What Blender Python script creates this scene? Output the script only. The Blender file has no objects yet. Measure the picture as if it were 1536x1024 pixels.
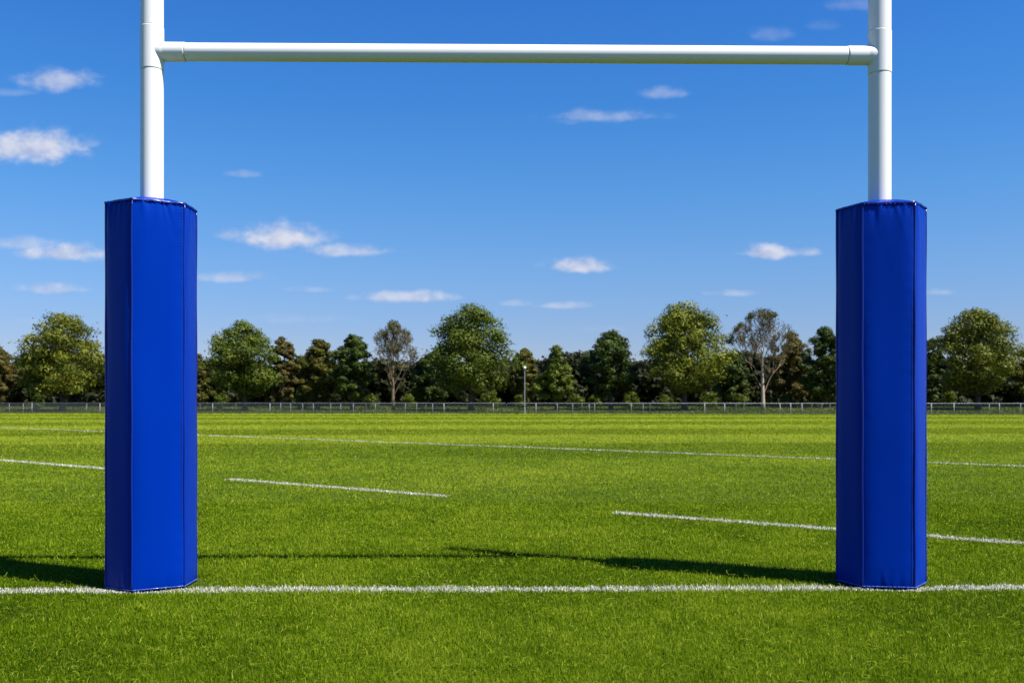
import bpy, math, random
import numpy as np
from mathutils import Vector, Matrix

R = math.radians
scene = bpy.context.scene
COL = scene.collection
rng = np.random.default_rng(7)
random.seed(7)

# ------------------------------------------------------------------ camera numbers
F = 1500.0            # focal length in pixels of the 1536 wide photograph
HZ = 600.0            # horizon row
CH = 1.13             # eye height
def gp(px, py):       # ground point seen at a pixel
    d = CH * F / (py - HZ)
    return ((px - 768) / F * d, d)
def wx(px, d): return (px - 768) / F * d
def wz(py, d): return (HZ - py) / F * d + CH

# ------------------------------------------------------------------ helpers
def tag(o, label=None, cat=None, group=None, kind=None):
    if label: o['label'] = label
    if cat: o['category'] = cat
    if group: o['group'] = group
    if kind: o['kind'] = kind
    return o
def empty(name, loc, rz=0.0):
    o = bpy.data.objects.new(name, None); COL.objects.link(o)
    o.location = loc; o.rotation_euler = (0, 0, rz); o.empty_display_size = 0.2
    return o
def link(name, me, mat=None, parent=None):
    o = bpy.data.objects.new(name, me); COL.objects.link(o)
    if mat: me.materials.append(mat)
    if parent: o.parent = parent
    return o

class MB:
    """collects shapes for ONE mesh"""
    def __init__(s): s.v = []; s.f = []
    def add(s, v, f):
        b = len(s.v); s.v += [tuple(p) for p in v]; s.f += [tuple(b + i for i in q) for q in f]
    def tube(s, pts, rad, n=8, cap=True):
        pts = [Vector(p) for p in pts]; V = []; Fc = []
        m = len(pts)
        if not hasattr(rad, '__len__'): rad = [rad] * m
        t0 = (pts[1] - pts[0]).normalized()
        ref = Vector((0, 0, 1)) if abs(t0.z) < .9 else Vector((1, 0, 0))
        x = t0.cross(ref).normalized()
        for i in range(m):
            t = (pts[min(i + 1, m - 1)] - pts[max(i - 1, 0)]).normalized()
            x = (x - t * x.dot(t)).normalized(); y = t.cross(x)
            for k in range(n):
                a = 2 * math.pi * k / n
                V.append(pts[i] + (x * math.cos(a) + y * math.sin(a)) * rad[i])
        for i in range(m - 1):
            for k in range(n):
                k2 = (k + 1) % n
                Fc.append((i * n + k, i * n + k2, (i + 1) * n + k2, (i + 1) * n + k))
        if cap:
            Fc.append(tuple(range(n - 1, -1, -1))); Fc.append(tuple((m - 1) * n + k for k in range(n)))
        s.add(V, Fc)
    def box(s, c, h):
        cx, cy, cz = c; hx, hy, hz = h
        V = [(cx + i * hx, cy + j * hy, cz + k * hz) for i in (-1, 1) for j in (-1, 1) for k in (-1, 1)]
        s.add(V, [(0, 1, 3, 2), (4, 6, 7, 5), (0, 4, 5, 1), (2, 3, 7, 6), (0, 2, 6, 4), (1, 5, 7, 3)])
    def lathe(s, origin, axis, prof, n=48):
        """prof: (distance along axis, radius) pairs"""
        ax = Vector(axis).normalized(); o = Vector(origin)
        ref = Vector((0, 0, 1)) if abs(ax.z) < .9 else Vector((1, 0, 0))
        x = ax.cross(ref).normalized(); y = ax.cross(x)
        V = []; Fc = []
        pr = []                                        # holding rings keep long walls straight-shaded
        for (z0, r0), (z1, r1) in zip(prof, prof[1:]):
            pr.append((z0, r0)); l = math.hypot(z1 - z0, r1 - r0)
            if l > .03:
                for t in (.003 / l, 1 - .003 / l): pr.append((z0 + (z1 - z0) * t, r0 + (r1 - r0) * t))
        prof = pr + [prof[-1]]
        for (z, r) in prof:
            for k in range(n):
                a = 2 * math.pi * k / n
                V.append(o + ax * z + (x * math.cos(a) + y * math.sin(a)) * r)
        for i in range(len(prof) - 1):
            for k in range(n):
                k2 = (k + 1) % n
                Fc.append((i * n + k, i * n + k2, (i + 1) * n + k2, (i + 1) * n + k))
        s.add(V, Fc)
    def build(s, name, mat, parent=None, smooth=False, sharp=None):
        me = bpy.data.meshes.new(name); me.from_pydata(s.v, [], s.f); me.update()
        me.polygons.foreach_set('use_smooth', [smooth] * len(me.polygons))
        if sharp: me.set_sharp_from_angle(angle=R(sharp))
        return link(name, me, mat, parent)

def np_mesh(name, verts, loops, counts, attrs=None):
    """mesh from numpy arrays; attrs: per vertex floats"""
    me = bpy.data.meshes.new(name)
    me.vertices.add(len(verts)); me.vertices.foreach_set('co', np.ascontiguousarray(verts, dtype=np.float32).ravel())
    me.loops.add(len(loops)); me.loops.foreach_set('vertex_index', np.ascontiguousarray(loops, dtype=np.int32))
    starts = np.concatenate(([0], np.cumsum(counts)[:-1])).astype(np.int32)
    me.polygons.add(len(counts)); me.polygons.foreach_set('loop_start', starts)
    for k, a in (attrs or {}).items():
        at = me.attributes.new(k, 'FLOAT', 'POINT'); at.data.foreach_set('value', np.ascontiguousarray(a, dtype=np.float32))
    me.update(calc_edges=True)
    return me

def vnoise(x, y, scale, seed):
    """smooth value noise in 0..1"""
    g = np.random.default_rng(seed).random((256, 256)).astype(np.float32)
    u = np.asarray(x) / scale + 1000.0; v = np.asarray(y) / scale + 1000.0
    iu = np.floor(u).astype(np.int64); iv = np.floor(v).astype(np.int64)
    fu = u - iu; fv = v - iv
    fu = fu * fu * (3 - 2 * fu); fv = fv * fv * (3 - 2 * fv)
    i0 = iu % 256; i1 = (iu + 1) % 256; j0 = iv % 256; j1 = (iv + 1) % 256
    return (g[i0, j0] * (1 - fu) + g[i1, j0] * fu) * (1 - fv) + (g[i0, j1] * (1 - fu) + g[i1, j1] * fu) * fv

# ------------------------------------------------------------------ materials
def new_mat(name):
    m = bpy.data.materials.new(name); m.use_nodes = True
    nt = m.node_tree; nt.nodes.clear()
    return m, nt, nt.nodes, nt.links
def rgba(c): return (c[0], c[1], c[2], 1.0)

def mat_paint(name, col, rough=.4, var=.06, scale=6., bump=.0, coat=0.0, spec=.5, streak=(1, 1, 1), bscale=60., stint=None):
    m, nt, N, L = new_mat(name)
    out = N.new('ShaderNodeOutputMaterial'); p = N.new('ShaderNodeBsdfPrincipled')
    tc = N.new('ShaderNodeTexCoord'); mp = N.new('ShaderNodeMapping'); mp.inputs['Scale'].default_value = streak
    nz = N.new('ShaderNodeTexNoise'); nz.inputs['Scale'].default_value = scale; nz.inputs['Detail'].default_value = 6
    L.new(tc.outputs['Object'], mp.inputs['Vector']); L.new(mp.outputs[0], nz.inputs['Vector'])
    mx = N.new('ShaderNodeMix'); mx.data_type = 'RGBA'
    mx.inputs['A'].default_value = rgba([c * (1 - var) for c in col]); mx.inputs['B'].default_value = rgba([min(1, c * (1 + var)) for c in col])
    L.new(nz.outputs['Fac'], mx.inputs['Factor']); L.new(mx.outputs['Result'], p.inputs['Base Color'])
    p.inputs['Roughness'].default_value = rough; p.inputs['Specular IOR Level'].default_value = spec
    p.inputs['Coat Weight'].default_value = coat
    if stint: p.inputs['Specular Tint'].default_value = rgba(stint)
    if bump:
        n2 = N.new('ShaderNodeTexNoise'); n2.inputs['Scale'].default_value = bscale; n2.inputs['Detail'].default_value = 4
        L.new(tc.outputs['Object'], n2.inputs['Vector'])
        b = N.new('ShaderNodeBump'); b.inputs['Strength'].default_value = bump; b.inputs['Distance'].default_value = .004
        L.new(n2.outputs['Fac'], b.inputs['Height']); L.new(b.outputs[0], p.inputs['Normal'])
    L.new(p.outputs[0], out.inputs[0])
    return m

def mat_leaf(name, stops, rough=.6, trans=.25, tmul=(1.3, 1.3, .5), spec=.14):
    """colour from the per-leaf 'tint' attribute; part of the light passes through the leaf"""
    m, nt, N, L = new_mat(name)
    out = N.new('ShaderNodeOutputMaterial'); p = N.new('ShaderNodeBsdfPrincipled')
    at = N.new('ShaderNodeAttribute'); at.attribute_name = 'tint'
    cr = N.new('ShaderNodeValToRGB')
    el = cr.color_ramp.elements
    while len(el) < len(stops): el.new(.5)
    for e, (pos, c) in zip(el, stops): e.position = pos; e.color = rgba(c)
    L.new(at.outputs['Fac'], cr.inputs[0]); L.new(cr.outputs[0], p.inputs['Base Color'])
    p.inputs['Roughness'].default_value = rough; p.inputs['Specular IOR Level'].default_value = spec
    tr = N.new('ShaderNodeBsdfTranslucent')
    mu = N.new('ShaderNodeMix'); mu.data_type = 'RGBA'; mu.blend_type = 'MULTIPLY'; mu.inputs['Factor'].default_value = 1
    mu.inputs['B'].default_value = rgba(tmul); L.new(cr.outputs[0], mu.inputs['A']); L.new(mu.outputs['Result'], tr.inputs[0])
    ms = N.new('ShaderNodeMixShader'); ms.inputs[0].default_value = trans
    L.new(p.outputs[0], ms.inputs[1]); L.new(tr.outputs[0], ms.inputs[2]); L.new(ms.outputs[0], out.inputs[0])
    return m

M = {}
M['white'] = mat_paint('white_gloss_paint', (.71, .705, .69), .32, .015, 3, 0, .1, .4)
M['white_tee'] = mat_paint('white_fitting_paint', (.70, .695, .68), .36, .015, 3, 0, .1, .4)
M['vinyl'] = mat_paint('blue_vinyl', (.0001, .0225, .270), .40, .10, 3.0, .10, .0, .16, (1, 1, .5), 45., (.03, .40, 1.0))
M['welt'] = mat_paint('blue_welt', (.0004, .016, .23), .25, .1, 8, .1, .0, .5)
M['thread'] = mat_paint('navy_thread', (.001, .005, .05), .7, .1, 30)
M['hem_thread'] = mat_paint('pale_blue_thread', (.07, .14, .36), .6, .2, 60)
M['galv'] = mat_paint('galvanised_steel', (.27, .28, .29), .5, .2, 1.5, 0, 0, .4)
M['galv_dark'] = mat_paint('weathered_steel', (.085, .09, .09), .6, .2, 3)
M['lamp'] = mat_paint('opal_lamp_globe', (.82, .82, .80), .25, .02, 4)
M['bark'] = mat_paint('grey_brown_bark', (.070, .055, .040), .9, .45, 5, .5, 0, .2, (1, 1, .25), 12.)
M['bark_pale'] = mat_paint('pale_bark', (.34, .28, .21), .9, .3, 3, .5, 0, .2, (1, 1, .3), 12.)
M['bark_twig'] = mat_paint('brown_twig_bark', (.15, .11, .065), .9, .3, 5, 0, 0, .2)

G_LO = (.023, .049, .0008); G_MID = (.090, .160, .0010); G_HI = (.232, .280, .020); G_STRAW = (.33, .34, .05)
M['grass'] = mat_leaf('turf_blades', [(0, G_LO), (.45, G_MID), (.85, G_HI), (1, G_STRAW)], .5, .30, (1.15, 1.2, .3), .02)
M['rough'] = mat_leaf('rough_grass_blades', [(0, (.030, .050, .003)), (.6, (.075, .105, .008)), (1, (.16, .165, .035))], .6, .25)
M['linepaint'] = mat_leaf('painted_blades', [(0, (.16, .19, .07)), (.35, (.40, .40, .32)), (1, (.60, .585, .52))], .7, .2, (1, 1, .95), .2)

# ------------------------------------------------------------------ world: sky with small clouds
SUN_EL = R(54.8)
SUN_AZ = math.atan2(1.90, -.96)            # from +Y towards +X
def build_world():
    w = bpy.data.worlds.new('World'); scene.world = w; w.use_nodes = True
    nt = w.node_tree; N = nt.nodes; L = nt.links; N.clear()
    out = N.new('ShaderNodeOutputWorld'); bg = N.new('ShaderNodeBackground')
    bg.inputs['Strength'].default_value = .06
    sky = N.new('ShaderNodeTexSky'); sky.sky_type = 'NISHITA'; sky.sun_disc = False
    sky.sun_elevation = SUN_EL; sky.sun_rotation = SUN_AZ
    sky.altitude = 300; sky.air_density = 1.0; sky.dust_density = .35; sky.ozone_density = 3.0
    tc = N.new('ShaderNodeTexCoord')
    sp = N.new('ShaderNodeSeparateXYZ'); L.new(tc.outputs['Generated'], sp.inputs[0])
    def math_(op, a, b=None, c=None, clamp=False):
        n = N.new('ShaderNodeMath'); n.operation = op; n.use_clamp = clamp
        for i, v in enumerate((a, b, c)):
            if v is None: continue
            if isinstance(v, (int, float)): n.inputs[i].default_value = v
            else: L.new(v, n.inputs[i])
        return n.outputs[0]
    def vmath(op, a, b=None, c=None):
        n = N.new('ShaderNodeVectorMath'); n.operation = op
        for i, v in enumerate((a, b, c)):
            if v is None: continue
            if isinstance(v, tuple): n.inputs[i].default_value = v
            else: L.new(v, n.inputs[i])
        return n
    # clearer, deeper air: graded by height above the horizon
    ramp = N.new('ShaderNodeValToRGB'); L.new(math_('MULTIPLY', sp.outputs['Z'], 2.0), ramp.inputs[0])
    SKY = SKY_STOPS
    el = ramp.color_ramp.elements
    while len(el) < len(SKY): el.new(.5)
    for e, (pos, c) in zip(el, SKY): e.position = pos; e.color = rgba(c)
    tint = N.new('ShaderNodeMix'); tint.data_type = 'RGBA'; tint.blend_type = 'MULTIPLY'; tint.inputs['Factor'].default_value = 1
    L.new(sky.outputs[0], tint.inputs['A']); L.new(ramp.outputs[0], tint.inputs['B'])
    # clouds: banks at fixed compass directions (u = east / north, v = up / north)
    y = math_('MAXIMUM', sp.outputs['Y'], .05)
    u = math_('DIVIDE', sp.outputs['X'], y); v = math_('DIVIDE', sp.outputs['Z'], y)
    cb = N.new('ShaderNodeCombineXYZ'); L.new(u, cb.inputs[0]); L.new(v, cb.inputs[1]); uv = cb.outputs[0]
    def noise(scale, det, vec, rough=.55):
        n = N.new('ShaderNodeTexNoise'); n.inputs['Scale'].default_value = scale
        n.inputs['Detail'].default_value = det; n.inputs['Roughness'].default_value = rough
        L.new(vec, n.inputs['Vector']); return n.outputs['Fac']
    st = vmath('MULTIPLY', uv, (1.0, 1.35, 1.0)).outputs[0]
    n1 = noise(36, 3.6, st, .55)
    st2 = vmath('ADD', st, (.006, .010, 0)).outputs[0]
    n2 = noise(36, 3.6, st2, .55)
    n1a = math_('MULTIPLY_ADD', n1, 2.0, -.92)
    tot = None
    for (px, py, a, b, op) in CLOUDS:
        cu, cv = (px - 768) / F, (HZ - py - 4) / F
        ia, ib = F / a, F / b
        d = vmath('MULTIPLY_ADD', uv, (ia, ib, 0), (-cu * ia, -cv * ib, 0)).outputs[0]
        ln = vmath('LENGTH', d).outputs['Value']
        low = math_('MAXIMUM', vmath('DOT_PRODUCT', d, (0, -.9, 0)).outputs['Value'], 0)
        s = math_('SUBTRACT', 1.0, math_('ADD', ln, low))
        mr = N.new('ShaderNodeMapRange'); mr.interpolation_type = 'SMOOTHSTEP'
        mr.inputs['From Min'].default_value = -.22; mr.inputs['From Max'].default_value = .92
        mr.inputs['To Max'].default_value = op
        L.new(math_('ADD', s, n1a), mr.inputs['Value'])
        g = mr.outputs[0]
        # keep each bank within its own reach
        lim = N.new('ShaderNodeMapRange'); lim.inputs['From Min'].default_value = 1.5; lim.inputs['From Max'].default_value = .9
        L.new(ln, lim.inputs['Value']); g = math_('MULTIPLY', g, lim.outputs[0])
        tot = g if tot is None else math_('MAXIMUM', tot, g)
    front = math_('GREATER_THAN', sp.outputs['Y'], .1)
    tot = math_('MULTIPLY', tot, front)
    lit = math_('MULTIPLY_ADD', math_('SUBTRACT', n1, n2), 3.0, .62, clamp=True)
    cc = N.new('ShaderNodeMix'); cc.data_type = 'RGBA'
    cc.inputs['A'].default_value = rgba(CLOUD_LO); cc.inputs['B'].default_value = rgba(CLOUD_HI)
    L.new(lit, cc.inputs['Factor'])
    mx = N.new('ShaderNodeMix'); mx.data_type = 'RGBA'
    L.new(tot, mx.inputs['Factor']); L.new(tint.outputs['Result'], mx.inputs['A']); L.new(cc.outputs['Result'], mx.inputs['B'])
    L.new(mx.outputs['Result'], bg.inputs[0]); L.new(bg.outputs[0], out.inputs[0])
    try: w.cycles.sampling_method = 'MANUAL'; w.cycles.sample_map_resolution = 512
    except Exception: pass

SKY_STOPS = [(0.0, (.70, .68, .93)), (.13, (.59, .685, .99)), (.264, (.54, .775, 1.09)), (.392, (.433, .82, 1.19)), (.575, (.305, .80, 1.31)), (.73, (.253, .757, 1.39)), (1, (.22, .68, 1.35))]
CLOUD_LO = (3.9, 4.4, 6.2); CLOUD_HI = (6.0, 6.2, 7.1)
CLOUDS = [(84, 122, 62, 22, .62), (20, 136, 40, 8, .16), (130, 112, 28, 8, .18), (45, 222, 90, 34, .92), (132, 213, 24, 10, .25),
          (365, 259, 27, 8, .28), (341, 350, 24, 14, .42), (425, 356, 66, 28, .95), (522, 374, 72, 13, .62),
          (30, 363, 60, 13, .45), (100, 379, 72, 18, .8), (75, 431, 56, 11, .5), (345, 414, 56, 12, .5), (465, 431, 38, 7, .25),
          (612, 443, 86, 13, .72), (868, 397, 58, 15, .85), (1153, 377, 46, 15, .88), (1213, 376, 20, 10, .5),
          (1100, 437, 42, 7, .42), (1410, 435, 28, 7, .3), (842, 455, 42, 8, .45), (775, 452, 27, 7, .28),
          (905, 173, 84, 13, .34), (855, 178, 28, 10, .12), (997, 137, 36, 13, .30), (1158, 50, 36, 16, .14), (1235, 36, 30, 12, .08),
          (1285, 6, 46, 14, .15), (440, 476, 90, 9, .12), (330, 500, 70, 8, .10), (60, 480, 80, 8, .10), (900, 490, 60, 8, .08), (1420, 500, 60, 7, .07)]
build_world()

sl = bpy.data.lights.new('sun', 'SUN'); so = bpy.data.objects.new('sun', sl); COL.objects.link(so)
sl.energy = 5.0; sl.angle = R(.53); sl.color = (1.0, .955, .88)
sd = Vector((math.sin(SUN_AZ) * math.cos(SUN_EL), math.cos(SUN_AZ) * math.cos(SUN_EL), math.sin(SUN_EL)))
so.rotation_euler = sd.to_track_quat('Z', 'Y').to_euler(); so.location = (8, -6, 14)

# ------------------------------------------------------------------ camera
cam = bpy.data.cameras.new('camera'); co = bpy.data.objects.new('camera', cam); COL.objects.link(co)
co.location = (0, 0, CH); co.rotation_euler = (R(90), 0, 0)
cam.sensor_width = 36; cam.lens = 36 * F / 1536; cam.shift_y = (HZ - 512) / 1536
cam.clip_start = .05; cam.clip_end = 5000
cam.dof.use_dof = True; cam.dof.focus_distance = 6.2; cam.dof.aperture_fstop = 4.6
scene.camera = co

# ------------------------------------------------------------------ places
LP = Vector((wx(228, 6.11), 6.11, 0)); RP = Vector((wx(1319.5, 6.18), 6.18, 0))
BAR_Z = 3.256; PAD_R = .263; PAD_H = 2.31
def fence_pt(px):
    y = 619.4 + 2.3 * px / 1536
    return gp(px, y)
fa = fence_pt(0); fb = fence_pt(1536)
def fence_d(x): return fa[1] + (fb[1] - fa[1]) * (x - fa[0]) / (fb[0] - fa[0])
def ground_z(x, y):                                  # flat pitch, gentle rise beyond the fence
    t = np.clip((np.asarray(y) - (fence_d(np.asarray(x)) + 3)) / 25, 0, 1)
    return .42 * t * t * (3 - 2 * t)

# ------------------------------------------------------------------ ground sheet
def build_ground():
    xs = np.concatenate(([-1500, -600, -250], np.linspace(-120, 120, 61), [250, 600, 1500]))
    ys = np.concatenate(([-300, -50, 0], np.linspace(10, 70, 13), np.linspace(74, 130, 29), [180, 400, 1000, 2500]))
    X, Y = np.meshgrid(xs, ys); Z = ground_z(X, Y)
    nx = len(xs); ny = len(ys)
    V = np.stack([X, Y, Z], -1).reshape(-1, 3)
    i, j = np.meshgrid(np.arange(nx - 1), np.arange(ny - 1)); a = (j * nx + i).ravel()
    loops = np.stack([a, a + 1, a + 1 + nx, a + nx], 1).ravel()
    me = np_mesh('ground', V, loops, np.full(len(a), 4))
    m, nt, N, L = new_mat('turf_soil')
    out = N.new('ShaderNodeOutputMaterial'); p = N.new('ShaderNodeBsdfPrincipled'); p.inputs['Roughness'].default_value = 1; p.inputs['Specular IOR Level'].default_value = .1
    tc = N.new('ShaderNodeTexCoord')
    def nz(s, d=6):
        n = N.new('ShaderNodeTexNoise'); n.inputs['Scale'].default_value = s; n.inputs['Detail'].default_value = d
        L.new(tc.outputs['Object'], n.inputs['Vector']); return n
    cr = N.new('ShaderNodeValToRGB'); cr.color_ramp.elements[0].position = .35; cr.color_ramp.elements[1].position = .7
    cr.color_ramp.elements[0].color = (.030, .048, .004, 1); cr.color_ramp.elements[1].color = (.085, .120, .010, 1)
    L.new(nz(28).outputs[0], cr.inputs[0])
    c2 = N.new('ShaderNodeValToRGB'); c2.color_ramp.elements[0].position = .4; c2.color_ramp.elements[1].position = .62
    c2.color_ramp.elements[0].color = (.060, .085, .008, 1); c2.color_ramp.elements[1].color = (.15, .15, .045, 1)
    L.new(nz(.16, 4).outputs[0], c2.inputs[0])
    sx = N.new('ShaderNodeSeparateXYZ'); L.new(tc.outputs['Object'], sx.inputs[0])
    ma = N.new('ShaderNodeMath'); ma.operation = 'MULTIPLY_ADD'; ma.inputs[1].default_value = -(fb[1] - fa[1]) / (fb[0] - fa[0])
    L.new(sx.outputs['X'], ma.inputs[0]); L.new(sx.outputs['Y'], ma.inputs[2])
    k0 = fa[1] - (fb[1] - fa[1]) / (fb[0] - fa[0]) * fa[0]
    mr = N.new('ShaderNodeMapRange'); mr.inputs['From Min'].default_value = k0 - .4; mr.inputs['From Max'].default_value = k0 + .5
    L.new(ma.outputs[0], mr.inputs['Value'])
    mx = N.new('ShaderNodeMix'); mx.data_type = 'RGBA'
    L.new(mr.outputs[0], mx.inputs['Factor']); L.new(cr.outputs[0], mx.inputs['A']); L.new(c2.outputs[0], mx.inputs['B'])
    L.new(mx.outputs['Result'], p.inputs['Base Color'])
    b = N.new('ShaderNodeBump'); b.inputs['Strength'].default_value = .6; b.inputs['Distance'].default_value = .02
    L.new(nz(60).outputs[0], b.inputs['Height']); L.new(b.outputs[0], p.inputs['Normal'])
    L.new(p.outputs[0], out.inputs[0])
    tag(link('ground', me, m), kind='structure')
build_ground()

# ------------------------------------------------------------------ painted lines (straight strips on the ground)
def ext(p, q, k):    # move p away from q
    dx, dy = p[0] - q[0], p[1] - q[1]; return (p[0] + dx * k, p[1] + dy * k)
gl0 = gp(0, 887.5); gl1 = gp(1536, 883.0)
a0, a1 = gp(0, 690.5), gp(190, 706.0)
b0, b1 = gp(345, 719.5), gp(668, 745.0)
c0, c1 = gp(928, 770.5), gp(1536, 816.5)
f0, f1 = gp(0, 641.5), gp(1536, 699.5)
LINES = {'goal_line': (ext(gl0, gl1, .4), ext(gl1, gl0, .4), .135),
         'dashed_line_marking': (ext(a0, a1, .6), a1, .125),
         'dashed_line_marking.001': (b0, b1, .10),
         'dashed_line_marking.002': (c0, ext(c1, c0, .3), .11),
         'far_line_marking': (ext(f0, f1, .1), ext(f1, f0, .5), .11)}
def seg_dist(x, y, p, q):
    dx, dy = q[0] - p[0], q[1] - p[1]; l2 = dx * dx + dy * dy
    t = np.clip(((x - p[0]) * dx + (y - p[1]) * dy) / l2, 0, 1)
    return np.hypot(x - (p[0] + t * dx), y - (p[1] + t * dy))

# ------------------------------------------------------------------ turf
def blade_mesh(name, x, y, z, h, wd, az, lean, bend, tint, face=None):
    """two-segment tapered blades"""
    n = len(x)
    fz = az + math.pi / 2 if face is None else face
    sx, sy = np.cos(fz) * wd * .5, np.sin(fz) * wd * .5
    dx, dy = np.cos(az), np.sin(az)
    l1 = h * .55; l2 = h * .45
    mx = x + dx * l1 * np.sin(lean); my = y + dy * l1 * np.sin(lean); mz = z + l1 * np.cos(lean)
    tx = mx + dx * l2 * np.sin(lean + bend); ty = my + dy * l2 * np.sin(lean + bend); tz = mz + l2 * np.cos(lean + bend)
    V = np.empty((n, 5, 3), np.float32)
    V[:, 0] = np.stack([x - sx, y - sy, z - .004], 1); V[:, 1] = np.stack([x + sx, y + sy, z - .004], 1)
    V[:, 2] = np.stack([mx - sx * .8, my - sy * .8, mz], 1); V[:, 3] = np.stack([mx + sx * .8, my + sy * .8, mz], 1)
    V[:, 4] = np.stack([tx, ty, np.maximum(tz, .004)], 1)
    b = (np.arange(n) * 5)[:, None]
    lp = b + np.array([[0, 1, 3, 2, 2, 3, 4]])
    return np_mesh(name, V.reshape(-1, 3), lp.ravel(), np.tile([4, 3], n), {'tint': np.repeat(tint, 5)})

def build_turf(NB=1450000):
    d = 3.3 * np.exp(rng.random(NB) * math.log(96 / 3.3))
    NN = int(NB * .5); NB += NN                          # denser close to
    d = np.concatenate((d, 3.3 * np.exp(rng.random(NN) * math.log(11 / 3.3))))
    x = (rng.random(NB) * 2 - 1) * (.56 * d + 1.0)
    y = d
    keep = y < fence_d(x) - .05
    for P in (LP, RP): keep &= np.hypot(x - P.x, y - P.y) > PAD_R * .93
    x, y, d = x[keep], y[keep], d[keep]; n = len(x)
    k = np.maximum(d / 5.0, .7)
    patch = vnoise(x, y, .38, 1) * .42 + vnoise(x, y, 1.4, 2) * .36 + vnoise(x, y, .13, 3) * .37
    patch = np.clip((patch - .57) * .92 + .57, .05, 1.15)
    big = vnoise(x, y, 5.0, 4) * .6 + vnoise(x, y, 2.3, 5) * .5
    h = (.023 + .020 * rng.random(n)) * (.55 + .70 * patch) * (1 + np.clip(d - 8, 0, 80) / 60)
    wd = .0026 * k ** 1.05 * (.7 + .6 * rng.random(n))
    az = rng.random(n) * 2 * math.pi
    lean = np.abs(rng.normal(.90, .45, n)); bend = rng.normal(.70, .80, n)
    # mowing bands: the mower lays the blades away from or towards the goal
    band = np.tanh(6 * np.sin(math.pi * (y - .06 * x) / 6.5)) * np.clip((y - 9) / 20, 0, 1)
    flow = rng.random(n) < .55 * np.abs(band)
    az = np.where(flow, math.pi / 2 * np.sign(band) + rng.normal(0, .5, n), az)
    lean = np.where(flow, lean + .25, lean)
    tint = -.03 + .60 * patch + rng.normal(0, .17, n) + .24 * (big - .55) + .05 * band + .58 * np.clip((d - 5) / 34, 0, 1) ** .8  # distance term puts the paler look of far sunlit tips into the colour
    straw = rng.random(n) < .028
    tint = np.clip(tint, .0, .84); tint[straw] = .85 + .15 * rng.random(straw.sum())
    for P in (LP, RP): h *= np.clip((np.hypot(x - P.x, y - P.y) - PAD_R) / .10, .40, 1)
    # lines
    taken = np.zeros(n, bool)
    edge = (vnoise(x, y, .06, 9) - .5) * .05 + rng.normal(0, .008, n)
    for i, (nm, (p, q, w)) in enumerate(LINES.items()):
        ds = seg_dist(x, y, p, q)
        # paint thins out towards the ends of a dash
        m = (ds + edge < w / 2) & (rng.random(n) < (.86 if i == 0 else .93)) & ~taken
        if i == 0: m &= rng.random(n) < (.72 + .5 * vnoise(x, y, .35, 11))
        taken |= m
        ex = (0, 3500, 2500, 3500, 16000)[i]                   # extra blades so that far paint does not break up
        t = rng.random(ex); lx = p[0] + (q[0] - p[0]) * t; ly = p[1] + (q[1] - p[1]) * t
        dl = math.hypot(q[0] - p[0], q[1] - p[1]); sd_ = (rng.random(ex) - .5) * w * .9
        lx -= (q[1] - p[1]) / dl * sd_; ly += (q[0] - p[0]) / dl * sd_
        ok = (ly > 3) & (ly < 95)
        for P in (LP, RP): ok &= np.hypot(lx - P.x, ly - P.y) > PAD_R
        lx, ly = lx[ok], ly[ok]; ne = len(lx); ke = np.maximum(ly / 5, 1)
        cat = lambda a_, b_: np.concatenate((a_[m], b_))
        nt_ = int(m.sum()) + ne
        me = blade_mesh(nm, cat(x, lx), cat(y, ly), np.full(nt_, .004), cat(h * (.80 if i == 0 else .9), .024 + .016 * rng.random(ne)), cat(wd * 1.25, .003 * ke * (.7 + .6 * rng.random(ne))),
                        cat(az, rng.random(ne) * 6.283), cat(lean, np.abs(rng.normal(.8, .4, ne))), cat(bend, rng.normal(.6, .6, ne)), np.clip(rng.normal(.62 if i < 4 else .45, .25, nt_), 0, 1))
        o = tag(link(nm, me, M['linepaint']), kind='structure')
    g = ~taken
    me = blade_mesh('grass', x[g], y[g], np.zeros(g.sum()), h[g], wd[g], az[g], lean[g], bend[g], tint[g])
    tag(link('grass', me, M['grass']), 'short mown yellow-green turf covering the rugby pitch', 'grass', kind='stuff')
    # long loose pale strands lying over the near turf
    ns = 17000
    d = 3.3 * np.exp(rng.random(ns) * math.log(16 / 3.3)); x = (rng.random(ns) * 2 - 1) * (.56 * d + .8); y = d
    keep = np.ones(ns, bool)
    for P in (LP, RP): keep &= np.hypot(x - P.x, y - P.y) > PAD_R + .1
    x, y, d = x[keep], y[keep], d[keep]; ns = len(x)
    S = 6; az = rng.random(ns) * 2 * math.pi; turn = rng.normal(0, .5, ns); ln = .034 + .046 * rng.random(ns)
    wd = .0027 * np.maximum(d / 5, .8) * (.7 + .6 * rng.random(ns)); z = np.full(ns, .018) + .012 * rng.random(ns)
    px_, py_, pz_ = x.copy(), y.copy(), z.copy(); pitch = rng.normal(.55, .3, ns)
    V = np.empty((ns, S, 2, 3), np.float32)
    for s_ in range(S):
        w_ = wd * (1 - s_ / (S - .6)) * .5
        ox, oy = -np.sin(az) * w_, np.cos(az) * w_
        V[:, s_, 0] = np.stack([px_ - ox, py_ - oy, pz_], 1); V[:, s_, 1] = np.stack([px_ + ox, py_ + oy, pz_ + w_ * .6], 1)
        st = ln / (S - 1)
        px_ += np.cos(az) * np.cos(pitch) * st; py_ += np.sin(az) * np.cos(pitch) * st; pz_ += np.sin(pitch) * st
        az = az + turn; pitch = pitch - .28
        pz_ = np.maximum(pz_, .02)
    b = (np.arange(ns) * S * 2)[:, None]
    lp = np.concatenate([b + np.array([[2 * s_, 2 * s_ + 1, 2 * s_ + 3, 2 * s_ + 2]]) for s_ in range(S - 1)], 1)
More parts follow.
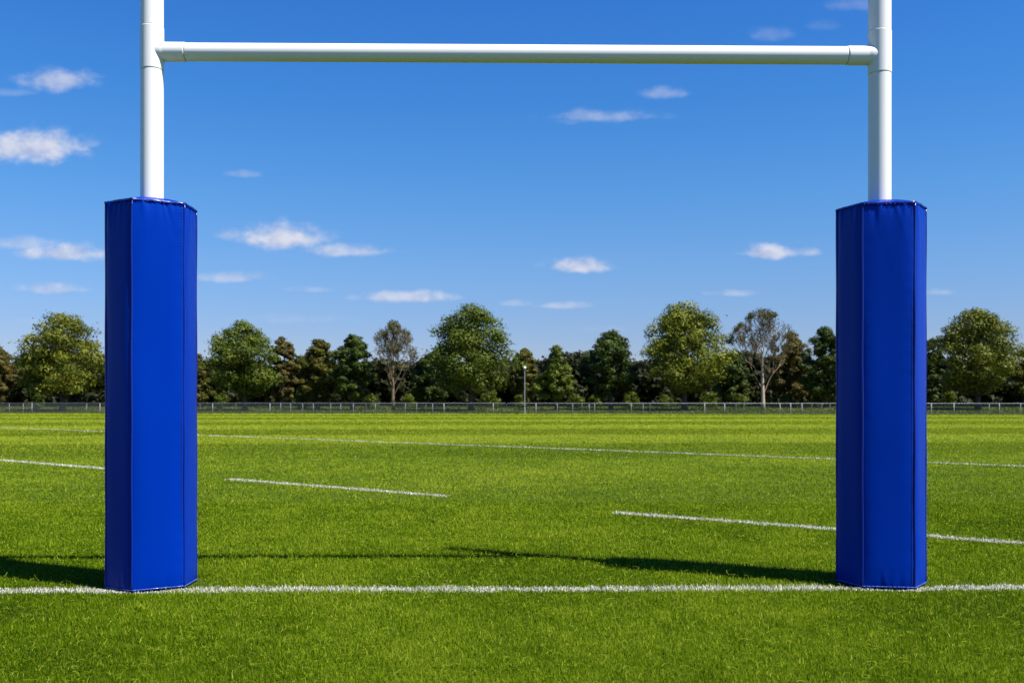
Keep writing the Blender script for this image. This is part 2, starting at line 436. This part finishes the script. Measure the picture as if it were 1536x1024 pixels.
    tint = np.repeat(np.clip(rng.normal(.76, .13, ns), .4, 1), S * 2)
    me = np_mesh('loose_grass_strands', V.reshape(-1, 3), lp.ravel(), np.full(ns * (S - 1), 4), {'tint': tint})
    tag(link('loose_grass_strands', me, M['grass']), 'long pale curled grass strands lying over the near turf', 'grass strands', kind='stuff')
    # rough grass beyond the fence
    nr = 90000
    x = (rng.random(nr) * 2 - 1) * 75; y = fence_d(x) + .1 + 34 * rng.random(nr) ** 1.3
    patch = vnoise(x, y, 5, 21); z = ground_z(x, y)
    h = (.06 + .12 * rng.random(nr)) * (.4 + patch); wd = .05 + .04 * rng.random(nr)
    tint = np.clip(patch * .9 + rng.normal(0, .15, nr) - .05, 0, 1)
    me = blade_mesh('rough_grass', x, y, z, h, wd, rng.random(nr) * 6.28, np.abs(rng.normal(.4, .3, nr)), rng.normal(.4, .4, nr), tint)
    tag(link('rough_grass', me, M['rough']), 'drier uneven grass on the rise behind the wire fence', 'grass', kind='stuff')
build_turf()

# ------------------------------------------------------------------ the goal
def build_goal():
    g = empty('rugby_goal', ((LP.x + RP.x) / 2, (LP.y + RP.y) / 2, 0))
    tag(g, 'white painted steel rugby goal with two uprights and a crossbar on the pitch', 'goal')
    off = -Vector(g.location)
    bar = (RP - LP).normalized()
    rp, rb = .0685, .0545
    zt, zb = 3.405, 3.143
    for P, sgn in ((LP, 1), (RP, -1)):
        b = P + off
        m = MB(); m.lathe(b, (0, 0, 1), [(-.3, rp), (zb - .0035, rp), (zb - .0005, rp - .003), (zb - .0005, .01)], 64)
        m.lathe(b, (0, 0, 1), [(zt + .0005, .01), (zt + .0005, rp - .003), (zt + .004, rp), (4.33, rp), (4.345, rp - .006), (4.35, rp - .02), (4.35, .0)], 64)
        m.build('upright', M['white'], g, True, 40)
        t = MB(); rs = rp + .0022
        t.lathe(b, (0, 0, 1), [(zb, rp - .01), (zb, rs - .002), (zb + .0025, rs), (zt - .0025, rs), (zt, rs - .002), (zt, rp - .01)], 64)
        rs2 = rb + .0035; ln = .205
        o = b + Vector((0, 0, BAR_Z))
        # flared weld where the branch meets the sleeve
        t.lathe(o, bar * sgn, [(.02, rs2 + .004), (rs * .85, rs2 + .003), (rs * 1.0, rs2 + .0015), (rs * 1.15, rs2), (ln - .003, rs2), (ln, rs2 - .0025), (ln, rb - .01)], 64)
        t.build('tee_joint', M['white_tee'], g, True, 40)
    m = MB(); a = LP + off + Vector((0, 0, BAR_Z)); L = (RP - LP).length
    m.lathe(a, bar, [(.207, .01), (.207, rb - .003), (.211, rb), (L - .211, rb), (L - .207, rb - .003), (L - .207, .01)], 64)
    m.build('crossbar', M['white'], g, True, 40)
build_goal()

# ------------------------------------------------------------------ post pads
HEXC = [(-.565, -.78), (.565, -.78), (1.0, 0), (.565, .78), (-.565, .78), (-1.0, 0)]   # plan corners, front panel first
def hexpt(k, r):
    """half steps are corners, whole steps are outward normals of the panels"""
    if abs(k - round(k)) > .25:
        c = HEXC[int(round(k + .5)) % 6]; return Vector((c[0] * r, c[1] * r, 0))
    a = HEXC[int(round(k)) % 6]; b = HEXC[(int(round(k)) + 1) % 6]
    return Vector((b[1] - a[1], a[0] - b[0], 0)).normalized() * r
def build_pad(P, alpha, label, seed):
    """hexagonal foam pad; alpha turns its front panel from facing the camera side towards +X"""
    rnd = random.Random(seed)
    root = empty('post_pad', P, alpha)
    tag(root, label, 'post pad', 'post pads on the goal')
    z0, z1 = .005, PAD_H
    nu, nv = 36, 170
    body = MB(); V = []; Fc = []
    ph = [[rnd.uniform(0, 6.28) for _ in range(8)] for _ in range(6)]
    def folds(n_, lo, hi, amp):
        return [(rnd.uniform(.12, .88), rnd.uniform(.018, .05), rnd.uniform(-1.1, 1.1), rnd.uniform(lo, hi), rnd.uniform(.5, 1) * amp * rnd.choice((1, 1, -1))) for _ in range(n_)]
    ftop = [folds(7, .03, .12, .0075) for _ in range(6)]; fbot = [folds(5, .025, .09, .0045) for _ in range(6)]
    def press(fl, u, q):
        # creases fan out from the hem and die away
        return sum(a_ * math.exp(-((u - u_ - s_ * q) / (w_ + .25 * q)) ** 2) * math.exp(-q / l_) for u_, w_, s_, l_, a_ in fl)
    rows = []
    for j in range(nv + 1):
        t = j / nv
        s = .5 - .5 * math.cos(math.pi * t)                       # denser rows at the ends
        z = z0 + (z1 - z0) * (.35 * s + .65 * t)
        ring = []
        for k in range(6):
            A = hexpt(k - .5, PAD_R); B = hexpt(k + .5, PAD_R); nrm = hexpt(k, 1)
            for i in range(nu):
                u = i / nu; p = A.lerp(B, u); c = 2 * u - 1
                top, bot = z1 - z, z - z0
                q = ph[k]
                bulge = .011 * (1 - c ** 4) * (1 - math.exp(-top / .05)) * (1 - math.exp(-bot / .04))
                edge = max(0, 1 - abs(c) ** 8)
                wr = press(ftop[k], u, top) + press(fbot[k], u, bot)
                # soft dents of the foam, small pulls along the right seam
                dn = .0016 * (math.sin(5.1 * z + q[4]) * math.sin(4 * u + q[5]) + math.sin(2.3 * z + 3 * u + q[6]))
                pull = .0013 * math.exp(-(1 - u) / .10) * math.sin(52 * z + 6 * math.sin(3 * z + q[7])) + .0010 * math.exp(-u / .08) * math.sin(47 * z + q[0])
                ring.append(p + nrm * (bulge + edge * (wr + dn + pull)) + Vector((0, 0, z)))
        rows.append(ring)
    n = nu * 6
    # tucked hems
    def ins(ring, f, dz): return [Vector((v.x * f, v.y * f, v.z + dz)) for v in ring]
    rows = [ins(rows[0], .90, .004), ins(rows[0], .975, -.003)] + rows + [ins(rows[-1], .985, .004)]
    for r in rows: V += r
    for j in range(len(rows) - 1):
        for i in range(n):
            i2 = (i + 1) % n; Fc.append((j * n + i, j * n + i2, (j + 1) * n + i2, (j + 1) * n + i))
    body.add(V, Fc)
    cover = body.build('cover', M['vinyl'], root, True)
    # domed cap drawn in to the pole
    cap = MB(); V = []; Fc = []; na = 120; nr = 16
    for j in range(nr + 1):
        f = j / nr
        for i in range(na):
            a = 6 * i / na; k = math.floor(a); u = a - k
            e = hexpt(k - .5, PAD_R * .985).lerp(hexpt(k + .5, PAD_R * .985), u); ang = math.atan2(e.x, -e.y)
            inner = Vector((math.sin(ang), -math.cos(ang), 0)) * .0695
            p = e.lerp(inner, f)
            zz = z1 + .004 + .040 * (1 - (1 - f) ** 1.4) + .0035 * (1 - f) * math.sin(23 * ang + ph[0][0]) * min(1, f * 4) + .002 * math.sin(41 * ang)*(1-f)*min(1,f*6)
            V.append(p + Vector((0, 0, zz)))
    for j in range(nr):
        for i in range(na):
            i2 = (i + 1) % na; Fc.append((j * na + i, j * na + i2, (j + 1) * na + i2, (j + 1) * na + i))
    cap.add(V, Fc); cap.build('top_cap', M['vinyl'], root, True)
    # rolled hems round the rim and the foot
    for nm, zz, rr, rad in (('top_hem', z1 - .001, PAD_R + .001, .0075), ('bottom_hem', z0 + .010, PAD_R + .0015, .006)):
        h = MB(); pts = []
        for k in range(6):
            A = hexpt(k - .5, rr); B = hexpt(k + .5, rr)
            for i in range(20):
                u = i / 20; p = A.lerp(B, u); w = math.sin(11 * u + ph[k][1]) + .8 * math.sin(67 * u + ph[k][3]) + .5 * math.sin(29 * u + ph[k][2])
                pts.append(p + Vector((0, 0, zz + (.0005 if nm == 'top_hem' else .0008) * w)) + hexpt(k, 1) * (.002 + .0012 * w))
        pts.append(pts[0])
        h.tube(pts, rad, 8, False)
        ho = h.build(nm, M['welt'], root, True)
        th = MB(); tp_ = []
        zo = -.006 if nm == 'top_hem' else .003
        for k in range(6):
            A = hexpt(k - .5, rr); B = hexpt(k + .5, rr); nn = hexpt(k, 1)
            for i in range(96):                                  # thread weaving in and out of the hem
                tp_.append(A.lerp(B, i / 96) + nn * (rad + .0012 + .0028 * math.sin(i * math.pi / 4)) + Vector((0, 0, zz + zo)))
        tp_.append(tp_[0]); th.tube(tp_, .0015, 4, False)
        th.build('stitching', M['hem_thread'] if nm == 'bottom_hem' else M['welt'], ho, True)
    # welted seam on every corner, a row of stitches beside it
    for k in range(6):
        c = hexpt(k + .5, PAD_R + .0015); m = MB(); pts = []
        for j in range(60):
            t = j / 59; z = z0 + .006 + (z1 - z0 - .008) * t
            pts.append(c + Vector((.0012 * math.sin(9 * z + k), .0012 * math.sin(7 * z + 2 * k), z)))
        m.tube(pts, .0052, 8)
        w = m.build('seam_piping', M['welt'], root, True)
        nn = hexpt(k, 1); dd = (hexpt(k - .5, 1) - hexpt(k + .5, 1)).normalized()
        base = hexpt(k + .5, PAD_R) + dd * .016 + nn * .0036; th = MB()
        nz = int((z1 - z0 - .05) / .003)
        th.tube([base + nn * (.0022 * math.sin(i * math.pi / 3)) + Vector((0, 0, z0 + .03 + .003 * i)) for i in range(nz)], .0017, 4)
        th.build('stitching', M['thread'], w, True)
    return root
build_pad(LP, R(30), 'blue vinyl hexagonal pad wrapped round the left goal upright', 3)
build_pad(RP + Vector((.008, 0, 0)), R(-8), 'blue vinyl hexagonal pad wrapped round the right goal upright', 8)

# ------------------------------------------------------------------ fence, lamp, mast
def build_fence():
    H = .88
    f = empty('wire_fence', (fa[0], fa[1], 0)); ox, oy = fa
    tag(f, 'low galvanised wire mesh fence with pale top rail behind the far pitch edge', 'fence')
    dirv = Vector((fb[0] - fa[0], fb[1] - fa[1], 0)); LN = dirv.length; dirv.normalize()
    e0, e1 = -16.0, LN + 16.0
    m = MB(); m.tube([dirv * e0 + Vector((0, 0, H)), dirv * e1 + Vector((0, 0, H))], .021, 10); m.build('top_rail', M['galv'], f, True)
    m = MB(); m.tube([dirv * e0 + Vector((0, 0, .07)), dirv * e1 + Vector((0, 0, .07))], .014, 6); m.build('bottom_rail', M['galv_dark'], f, True)
    thick = {48, 150, 319, 405, 666, 740, 760, 804, 1057, 1087, 1170, 1186, 1203, 1397, 1431, 1499}
    posts = [14, 35, 48, 130, 150, 172, 196, 219, 243, 268, 300, 319, 354, 405, 421, 436, 454, 470, 496, 511, 530, 549, 563, 608, 625, 639, 649, 666,
             740, 760, 804, 836, 859, 873, 884, 892, 947, 965, 975, 1057, 1087, 1104, 1116, 1170, 1186, 1203, 1218, 1233, 1245, 1275, 1310, 1345, 1375, 1397, 1431, 1484, 1499, 1531,
             -40, -85, -130, 1575, 1620, 1665]
    for px in posts:
        # where the sight line of that post crosses the fence line
        t = ((fa[0]) - (px - 768) / F * fa[1]) / ((px - 768) / F * dirv.y - dirv.x)
        p = dirv * t; r = .027 if px in thick else .017
        m = MB(); m.tube([p + Vector((0, 0, -.2)), p + Vector((0, 0, H - .01))], r, 10)
        m.build('post', M['galv'] if px in thick or px % 3 else M['galv_dark'], f, True)
    m = MB(); sp = .075; hh = H - .09; r = .0072
    nn = int((e1 - e0) / sp)
    up = Vector((0, 0, 1)); side = Vector((-dirv.y, dirv.x, 0))
    for i in range(nn):
        s = e0 + i * sp
        for sg in (1, -1):
            a = dirv * s + up * .07 + side * (.004 * sg); b = dirv * (s + sg * hh * .9) + up * (.07 + hh) + side * (.004 * sg)
            d = (b - a).normalized(); x = d.cross(side).normalized()
            V = [a + x * r, a - x * r * .5 + side * r * .87, a - x * r * .5 - side * r * .87, b + x * r, b - x * r * .5 + side * r * .87, b - x * r * .5 - side * r * .87]
            m.add(V, [(0, 1, 4, 3), (1, 2, 5, 4), (2, 0, 3, 5)])
    m.build('wire_mesh', M['galv_dark'], f)
build_fence()

def build_lamp():
    d = fence_d(wx(787, 84)) - .6
    x = wx(787, d); top = wz(549, d)
    o = empty('lamp_post', (x, d, 0)); tag(o, 'slim grey lamp post topped by a small white globe beside the wire fence', 'lamp post')
    m = MB(); m.lathe((0, 0, 0), (0, 0, 1), [(-.3, .05), (.5, .05), (.55, .036), (top - .32, .030), (top - .30, .02)], 16); m.build('pole', M['galv'], o, True, 40)
    m = MB(); m.lathe((0, 0, top - .34), (0, 0, 1), [(0, .03), (.03, .07), (.08, .07), (.12, .04)], 16); m.build('lamp_collar', M['galv_dark'], o, True, 40)
    m = MB(); r = .12; m.lathe((0, 0, top - .13), (0, 0, 1), [(-r * math.cos(a * math.pi / 12), max(.001, r * math.sin(a * math.pi / 12))) for a in range(13)], 20)
    m.build('lamp_globe', M['lamp'], o, True)
build_lamp()

def build_mast():
    d = 150.; x = wx(323, d); top = wz(500, d)
    o = empty('radio_mast', (x, d, .4)); tag(o, 'thin dark radio mast rising behind the trees beside the left pad', 'mast')
    m = MB(); m.tube([(0, 0, 0), (0, 0, top * .7), (0, 0, top)], [.10, .07, .05], 8)
    for z in (top - .5, top - 1.4, top - 2.3): m.tube([(-.45, 0, z), (.45, 0, z)], .035, 6)
    m.build('pole', M['galv_dark'], o)
build_mast()

# ------------------------------------------------------------------ trees
LEAFMAT = {
    'olive':  mat_leaf('olive_leaves', [(0, (0.0505, 0.0632, 0.0044)), (.5, (0.1061, 0.1211, 0.0095)), (1, (0.1720, 0.1738, 0.0164))], .5, .14),
    'green':  mat_leaf('green_leaves', [(0, (0.0314, 0.0504, 0.0037)), (.5, (0.0685, 0.0950, 0.0075)), (1, (0.1156, 0.1405, 0.0131))], .5, .14),
    'dark':   mat_leaf('dark_green_leaves', [(0, (0.0158, 0.0287, 0.0037)), (.5, (0.0365, 0.0575, 0.0071)), (1, (0.0672, 0.0928, 0.0122))], .5, .14),
    'yellow': mat_leaf('yellow_green_leaves', [(0, (0.0517, 0.0659, 0.0047)), (.5, (0.1136, 0.1372, 0.0100)), (1, (0.2066, 0.2033, 0.0167))], .5, .14),
    'brown':  mat_leaf('brown_leaves', [(0, (0.0389, 0.0334, 0.0064)), (.5, (0.0744, 0.0633, 0.0123)), (1, (0.1206, 0.0930, 0.0210))], .6, .14),
    'russet': mat_leaf('russet_green_leaves', [(0, (0.0324, 0.0368, 0.0033)), (.5, (0.0692, 0.0702, 0.0082)), (1, (0.1221, 0.1010, 0.0152))], .6, .14),
    'wood':   mat_leaf('shaded_wood', [(0, (0.0090, 0.0124, 0.0026)), (.6, (0.0180, 0.0232, 0.0052)), (1, (0.0360, 0.0381, 0.0085))], .6, .12),  # leaf colour carries the shade under the crowns
    'shrub':  mat_leaf('bright_shrub_leaves', [(0, (0.0357, 0.0558, 0.0042)), (.5, (0.0714, 0.1011, 0.0079)), (1, (0.1143, 0.1395, 0.0148))], .5, .3),
}
def leaf_cloud(centres, sizes, n_per, leaf, r, tints, flat=.68):
    """leaf-sized diamonds over the surface and inside of every clump"""
    cnt = np.maximum(6, (n_per * (sizes / sizes.mean()) ** 2)).astype(int)
    idx = np.repeat(np.arange(len(centres)), cnt); n = len(idx)
    d = r.normal(size=(n, 3)); d[:, 2] += .25; d /= np.linalg.norm(d, axis=1)[:, None]
    rad = sizes[idx] * (.42 + .62 * r.random(n) ** .6 + .09 * r.exponential(1, n) * (r.random(n) < .3))
    # knobbly clumps
    rad *= 1 + .22 * np.sin(d[:, 0] * 5 + idx * 1.7) * np.sin(d[:, 2] * 6 + idx * .9) + .12 * np.sin(d[:, 1] * 9 + idx)
    p = centres[idx] + d * rad[:, None] * np.array([1, 1, flat])
    nm = d + r.normal(size=(n, 3)) * .30; nm[:, 2] += .10; nm /= np.linalg.norm(nm, axis=1)[:, None]
    t = np.cross(nm, r.normal(size=(n, 3))); t /= np.linalg.norm(t, axis=1)[:, None] + 1e-9
    b = np.cross(nm, t)
    s = (leaf * (.6 + .8 * r.random(n)))[:, None]
    V = np.stack([p + t * s * .62, p + b * s * .42, p - t * s * .62, p - b * s * .42], 1).astype(np.float32)
    tint = np.clip(tints[idx] + r.normal(0, .16, n), 0, 1)
    return V.reshape(-1, 3), np.repeat(tint, 4)
def leaf_mesh(name, V, tint):
    return np_mesh(name, V, np.arange(len(V)), np.full(len(V) // 4, 4), {'tint': tint})

def profile(t, kind):
    if kind == 'round':  return np.where(t < .36, (t / .36 * .9 + .1) ** .34, (np.clip(1 - t, 0, 1) / .64) ** .37)
    if kind == 'tall':   return np.where(t < .40, (t / .40 * .9 + .1) ** .5, (np.clip(1 - t, 0, 1) / .60) ** .47)
    if kind == 'cone':   return np.where(t < .2, (t / .2 * .85 + .15), (np.clip(1 - t, 0, 1) / .8) ** .95)
    return np.sin(np.pi * np.clip(t, .02, .98)) ** .6

def tree(name, px, d, top, halfw, shape, leafkind, label, seed, cb=.17, trunk_r=None, n=105, leaf=.165, group='trees behind the fence', bark='bark', per=230, cs=.108, off=0.0):
    r = np.random.default_rng(seed); rd = random.Random(seed)
    x = wx(px, d); gz = float(ground_z(x, d)); H = wz(top, d) - gz; W = 2 * halfw / F * d
    o = empty(name, (x, d, gz)); tag(o, label, 'tree', group)
    tr = trunk_r or .020 * H + .05
    c0 = H * cb
    # crown clumps
    n = int(n * .88)
    if leafkind in ('brown', 'russet', 'dark'): n, cs, per = int(n * 1.45), cs * .80, int(per * .75)
    t = r.random(n * 2) ** .85; a = r.random(n * 2) * 2 * math.pi
    lob = 1 + .14 * np.sin(3 * a + r.random() * 6) * np.sin(5 * t + r.random() * 6) + .10 * np.sin(5 * a + 7 * t + r.random() * 6) + .07 * np.sin(11 * a + 3)
    fr = r.random(n * 2) ** .42
    sz = cs * W * (.62 + .75 * r.random(n * 2))
    rad = np.maximum(profile(t, shape) * W / 2 * lob - sz * .55, 0) * fr
    C = np.stack([np.cos(a) * rad + off * W * t, np.sin(a) * rad, c0 + t * (H - c0 - sz * .5) + sz * .18], 1)
    # keep clumps apart so gaps stay open between them
    keep = []
    for i in range(len(C)):
        if len(keep) >= n: break
        if all((np.abs((C[i] - C[k]) / np.array([1, 1, .7])) ** 2).sum() > (.62 * (sz[i] + sz[k]) * .62) ** 2 for k in keep[-70:]): keep.append(i)
    C = C[keep]; sz = sz[keep]
    tint = np.clip(.5 + r.normal(0, .20, len(C)), 0, 1)
    V, tn = leaf_cloud(C, sz, per, leaf, r, tint)
    me = leaf_mesh('crown', V, tn)
    # trunk with limbs reaching into the clumps
    m = MB(); th = H * .72
    lean = (rd.uniform(-.02, .02) * H + off * W * .5, rd.uniform(-.02, .02) * H)
    def tp(z): 
        q = z / th; return Vector((lean[0] * q * q + .05 * math.sin(5 * q + seed), lean[1] * q * q, z))
    pts = [tp(z) for z in np.linspace(-.15, th, 9)]
    m.tube(pts, [tr * 1.5, tr * 1.02] + [tr * (1 - .78 * k / 7) for k in range(1, 8)], 10)
    order = list(range(len(C))); rd.shuffle(order)
    for k in order[:34]:
        c = Vector(C[k]); hd = math.hypot(c.x, c.y); z = min(max(c0 * .75, c.z - .55 * hd - .2), th * .95)
        s = tp(z); q = (c - s)
        m1 = s + q * .38 + Vector((0, 0, -.06 * hd)); m2 = s + q * .72 + Vector((0, 0, .03 * hd))
        r0 = tr * (.42 - .25 * z / th)
        m.tube([s, m1, m2, c], [r0, r0 * .7, r0 * .42, r0 * .12], 6)
    m.build('trunk', M[bark], o, True)
    link('crown', me, LEAFMAT[leafkind], o)
    return o

def bare_tree(name, px, d, top, halfw, label, seed, leafkind, leaves, bark, trunk_px=None, low=.16, per=16):
    """vase of forking limbs with thin remaining foliage"""
    rd = random.Random(seed); r = np.random.default_rng(seed)
    x = wx(px, d); gz = float(ground_z(x, d)); H = wz(top, d) - gz; W = 2 * halfw / F * d
    o = empty(name, (x, d, gz)); tag(o, label, 'tree', 'trees behind the fence')
    trunk = MB(); limbs = MB(); tips = []
    tr = .0135 * H + .045
    tk = [Vector((.04 * math.sin(3 * q + seed), 0, q * H * .62)) for q in np.linspace(-.02, 1, 8)]
    trunk.tube(tk, [tr * 1.5, tr * 1.1, tr, tr * .85, tr * .7, tr * .58, tr * .45, tr * .32], 10)
    def inside(p):
        t = (p.z - low * H) / (H * (1 - low)); 
        if t > 1: return False
        w = W / 2 * float(profile(np.array(min(max(t, .02), 1)), 'fan')) * 1.08
        return math.hypot(p.x, p.y) < w
    def branch(p, dr, ln, rad, lvl):
        pts = [p.copy()]; q = p.copy(); dd = dr.copy()
        for k in range(4):
            dd = (dd + Vector((rd.uniform(-.16, .16), rd.uniform(-.16, .16), rd.uniform(.0, .16)))).normalized()
            q = q + dd * ln / 4; pts.append(q.copy())
        limbs.tube(pts, [rad, rad * .85, rad * .7, rad * .55, rad * .4], 6 if lvl < 2 else 4, False)
        if lvl >= 2: tips.append(q.copy()); tips.append(pts[2].copy())
        if lvl >= 4: return
        nb = (3, 4, 4, 3)[lvl]
        for b in range(nb):
            st = pts[rd.choice((2, 3, 4, 4))]
            nd = (dd + Vector((rd.gauss(0, .55), rd.gauss(0, .55), rd.uniform(-.15, .4)))).normalized()
            nl = ln * rd.uniform(.5, .75)
            for _ in range(4):
                if inside(st + nd * nl): break
                nl *= .7
            branch(st, nd, nl, max(rad * .52, .017), lvl + 1)
    nb = 12
    for k in range(nb):
        q = .25 + .75 * k / (nb - 1); z = H * (.16 + .44 * k / (nb - 1)); a = k * 2.4 + rd.uniform(-.4, .4)
        up = 1.1 + .9 * q
        dr = Vector((math.cos(a), math.sin(a), up)).normalized()
        branch(Vector((0, 0, z)), dr, H * (.34 - .10 * q), tr * (.46 - .2 * q), 0)
    branch(tk[-1], Vector((.05, 0, 1)), H * .24, tr * .3, 0)
    trunk.build('trunk', M[bark], o, True)
    limbs.build('limbs', M['bark_twig'], o, True)
    T = np.array([tuple(t) for t in tips]); sel = r.random(len(T)) < leaves
    T = T[sel]; T = T[T[:, 2] < H]
    sz = .18 + .2 * r.random(len(T))
    V, tn = leaf_cloud(T, sz, per, .10, r, np.clip(.5 + r.normal(0, .25, len(T)), 0, 1), .8)
    link('crown', leaf_mesh('crown', V, tn), LEAFMAT[leafkind], o)
    return o

TB = [
 # px, depth, top, half width, shape, leaves, label, extra
 (-6, 104, 517, 34, 'tall', 'brown', 'reddish brown tree cut off by the left edge of the photo', dict(cb=.10)),
 (93, 97, 470, 66, 'round', 'olive', 'broad olive green tree standing left of the left pad', dict(n=125)),
 (298, 108, 530, 22, 'cone', 'russet', 'small pointed brownish tree touching the right side of the left pad', dict(n=60, cb=.06)),
 (367, 97, 480, 57, 'tall', 'green', 'tall green tree right of the left pad with gaps of sky in its crown', dict(n=110)),
 (424, 106, 503, 28, 'tall', 'brown', 'narrow brown tree behind the tall green one right of the left pad', dict(n=75, cb=.08)),
 (477, 101, 509, 35, 'round', 'russet', 'bronze green tree between the narrow brown tree and a dark green one', dict(n=85, cb=.12)),
 (529, 98, 500, 37, 'tall', 'dark', 'dark green tree directly left of the thin half bare tree', dict(n=90, cb=.14)),
 (650, 106, 528, 32, 'round', 'dark', 'low dark tree tucked behind the left of the large central tree', dict(n=80, cb=.06)),
 (706, 95, 459, 69, 'round', 'green', 'large broad green tree in the middle, left of the lamp post', dict(n=135)),
 (787, 107, 521, 27, 'tall', 'russet', 'brownish green tree rising right behind the lamp post', dict(n=75, cb=.06)),
 (835, 97, 516, 34, 'cone', 'green', 'small conical tree with a spiky top right of the lamp post', dict(n=80, cb=.14)),
 (917, 97, 494, 45, 'tall', 'dark', 'medium dark green tree left of the tallest yellow green tree', dict(n=95, cb=.15)),
 (1027, 95, 453, 69, 'round', 'yellow', 'tallest yellow green tree, left of the bare pale trunked tree', dict(n=140)),
 (1188, 107, 499, 38, 'round', 'brown', 'brown leaved tree behind the right of the bare pale trunked tree', dict(n=80, cb=.06)),
 (1238, 101, 490, 40, 'tall', 'dark', 'dark green tree partly hidden by the left side of the right pad', dict(n=95, cb=.08)),
 (1398, 105, 506, 24, 'tall', 'dark', 'slim dark tree showing just right of the right pad', dict(n=70, cb=.08)),
 (1467, 95, 462, 66, 'round', 'olive', 'broad olive green tree right of the right pad', dict(n=130)),
 (1556, 106, 515, 40, 'round', 'russet', 'brownish tree cut off by the right edge of the photo', dict(n=80, cb=.08)),
 (1100, 108, 528, 30, 'round', 'dark', 'low dark tree behind the left of the bare pale trunked tree', dict(n=75, cb=.06)),
]
names = {'cone': 'conical_tree', 'round': 'broadleaf_tree', 'tall': 'broadleaf_tree'}
for i, (px, d, top, hw, sh, lk, lb, ex) in enumerate(TB):
    tree(names[sh], px, d, top + 2, hw * 1.08, sh, lk, lb, 100 + i, **ex)
bare_tree('half_bare_tree', 590, 97, 482, 34, 'thin half bare brown tree left of the large central tree', 41, 'russet', .14, 'bark_twig', per=6)
bare_tree('bare_tree', 1144, 94, 465, 49, 'nearly bare tree with a pale trunk left of the right pad', 46, 'russet', .15, 'bark_pale', per=5)

# shrubs under the trees
SH = [(60, 590, 14, 'bright shrub under the broad olive tree left of the left pad'), (330, 588, 13, 'bright shrub behind the fence beside the left pad'),
      (455, 588, 16, 'bright shrub under the narrow brown tree and the bronze green one'), (556, 589, 16, 'bright shrub at the foot of the dark tree left of the half bare tree'),
      (612, 590, 13, 'bright shrub just right of the half bare tree trunk'), (735, 586, 20, 'bright shrub right of the large central tree trunk'),
      (778, 592, 10, 'small bright shrub at the foot of the lamp post'), (862, 589, 16, 'bright shrub right of the small conical tree'),
      (893, 592, 12, 'bright shrub left of the medium dark green tree trunk'), (946, 588, 16, 'bright shrub right of the medium dark green tree trunk'),
      (1000, 590, 13, 'bright shrub left of the tallest tree trunk'), (1062, 588, 18, 'bright shrub right of the tallest tree trunk'),
      (1112, 591, 12, 'bright shrub left of the bare pale trunk'), (1182, 590, 13, 'bright shrub right of the bare pale trunk'),
      (1225, 589, 14, 'bright shrub behind the fence beside the left side of the right pad'), (1425, 588, 13, 'bright shrub under the broad tree right of the right pad')]
for i, (px, top, hw, lb) in enumerate(SH):
    r = np.random.default_rng(300 + i); d = 101.5 + 3 * r.random()
    x = wx(px, d); gz = float(ground_z(x, d)); H = wz(top, d) - gz; W = 2 * hw / F * d
    o = empty('shrub', (x, d, gz)); tag(o, lb, 'shrub', 'shrubs under the trees')
    n = 16; a = r.random(n) * 6.28; t = r.random(n); rad = W * .38 * np.sqrt(r.random(n)) * np.sqrt(1 - t * .8)
    C = np.stack([np.cos(a) * rad, np.sin(a) * rad, .2 + t * (H - .4)], 1); sz = W * .2 * (.7 + .6 * r.random(n))
    V, tn = leaf_cloud(C, sz, 75, .15, r, np.clip(.5 + r.normal(0, .2, n), 0, 1), .8)
    link('foliage', leaf_mesh('foliage', V, tn), LEAFMAT['shrub'], o)
    m = MB()
    for k in range(6):
        c = Vector(C[k]); m.tube([(0.05 * math.cos(k), .05 * math.sin(k), -.1), c * .5, c], [.03, .02, .008], 5)
    m.build('stem', M['bark_twig'], o)

# the wood behind, one dark mass; the crowns' shade is put into its colour
def build_wood():
    r = np.random.default_rng(77); n = 6000
    x = (r.random(n) * 2 - 1) * 78; d = 112 + 12 * r.random(n)
    top = 3.1 + 1.7 * vnoise(x, d * 0, 3.2, 31) + 1.2 * vnoise(x, d * 0, 9, 32)
    z = .2 + top * r.random(n) ** 1.15
    sz = .6 + .6 * r.random(n)
    V, tn = leaf_cloud(np.stack([x, d, z + ground_z(x, d)], 1), sz, 62, .46, r, np.clip(.45 + r.normal(0, .25, n), 0, 1), .8)
    tag(link('woodland', leaf_mesh('woodland', V, tn), LEAFMAT['wood']), 'wood with shade painted in, filling the gaps behind the row of trees', 'wood', kind='stuff')
build_wood()

# ------------------------------------------------------------------ render look
scene.view_settings.view_transform = 'Standard'; scene.view_settings.look = 'None'
scene.view_settings.gamma = 1; scene.view_settings.exposure = 1.0; scene.view_settings.use_curve_mapping = False
scene.render.engine = 'CYCLES'
cy = scene.cycles
cy.use_denoising = True
try: cy.denoiser = 'OPENIMAGEDENOISE'; cy.denoising_input_passes = 'RGB_ALBEDO_NORMAL'; cy.denoising_prefilter = 'ACCURATE'
except Exception: pass
cy.max_bounces = 6; cy.diffuse_bounces = 3; cy.glossy_bounces = 3; cy.transmission_bounces = 4; cy.transparent_max_bounces = 8
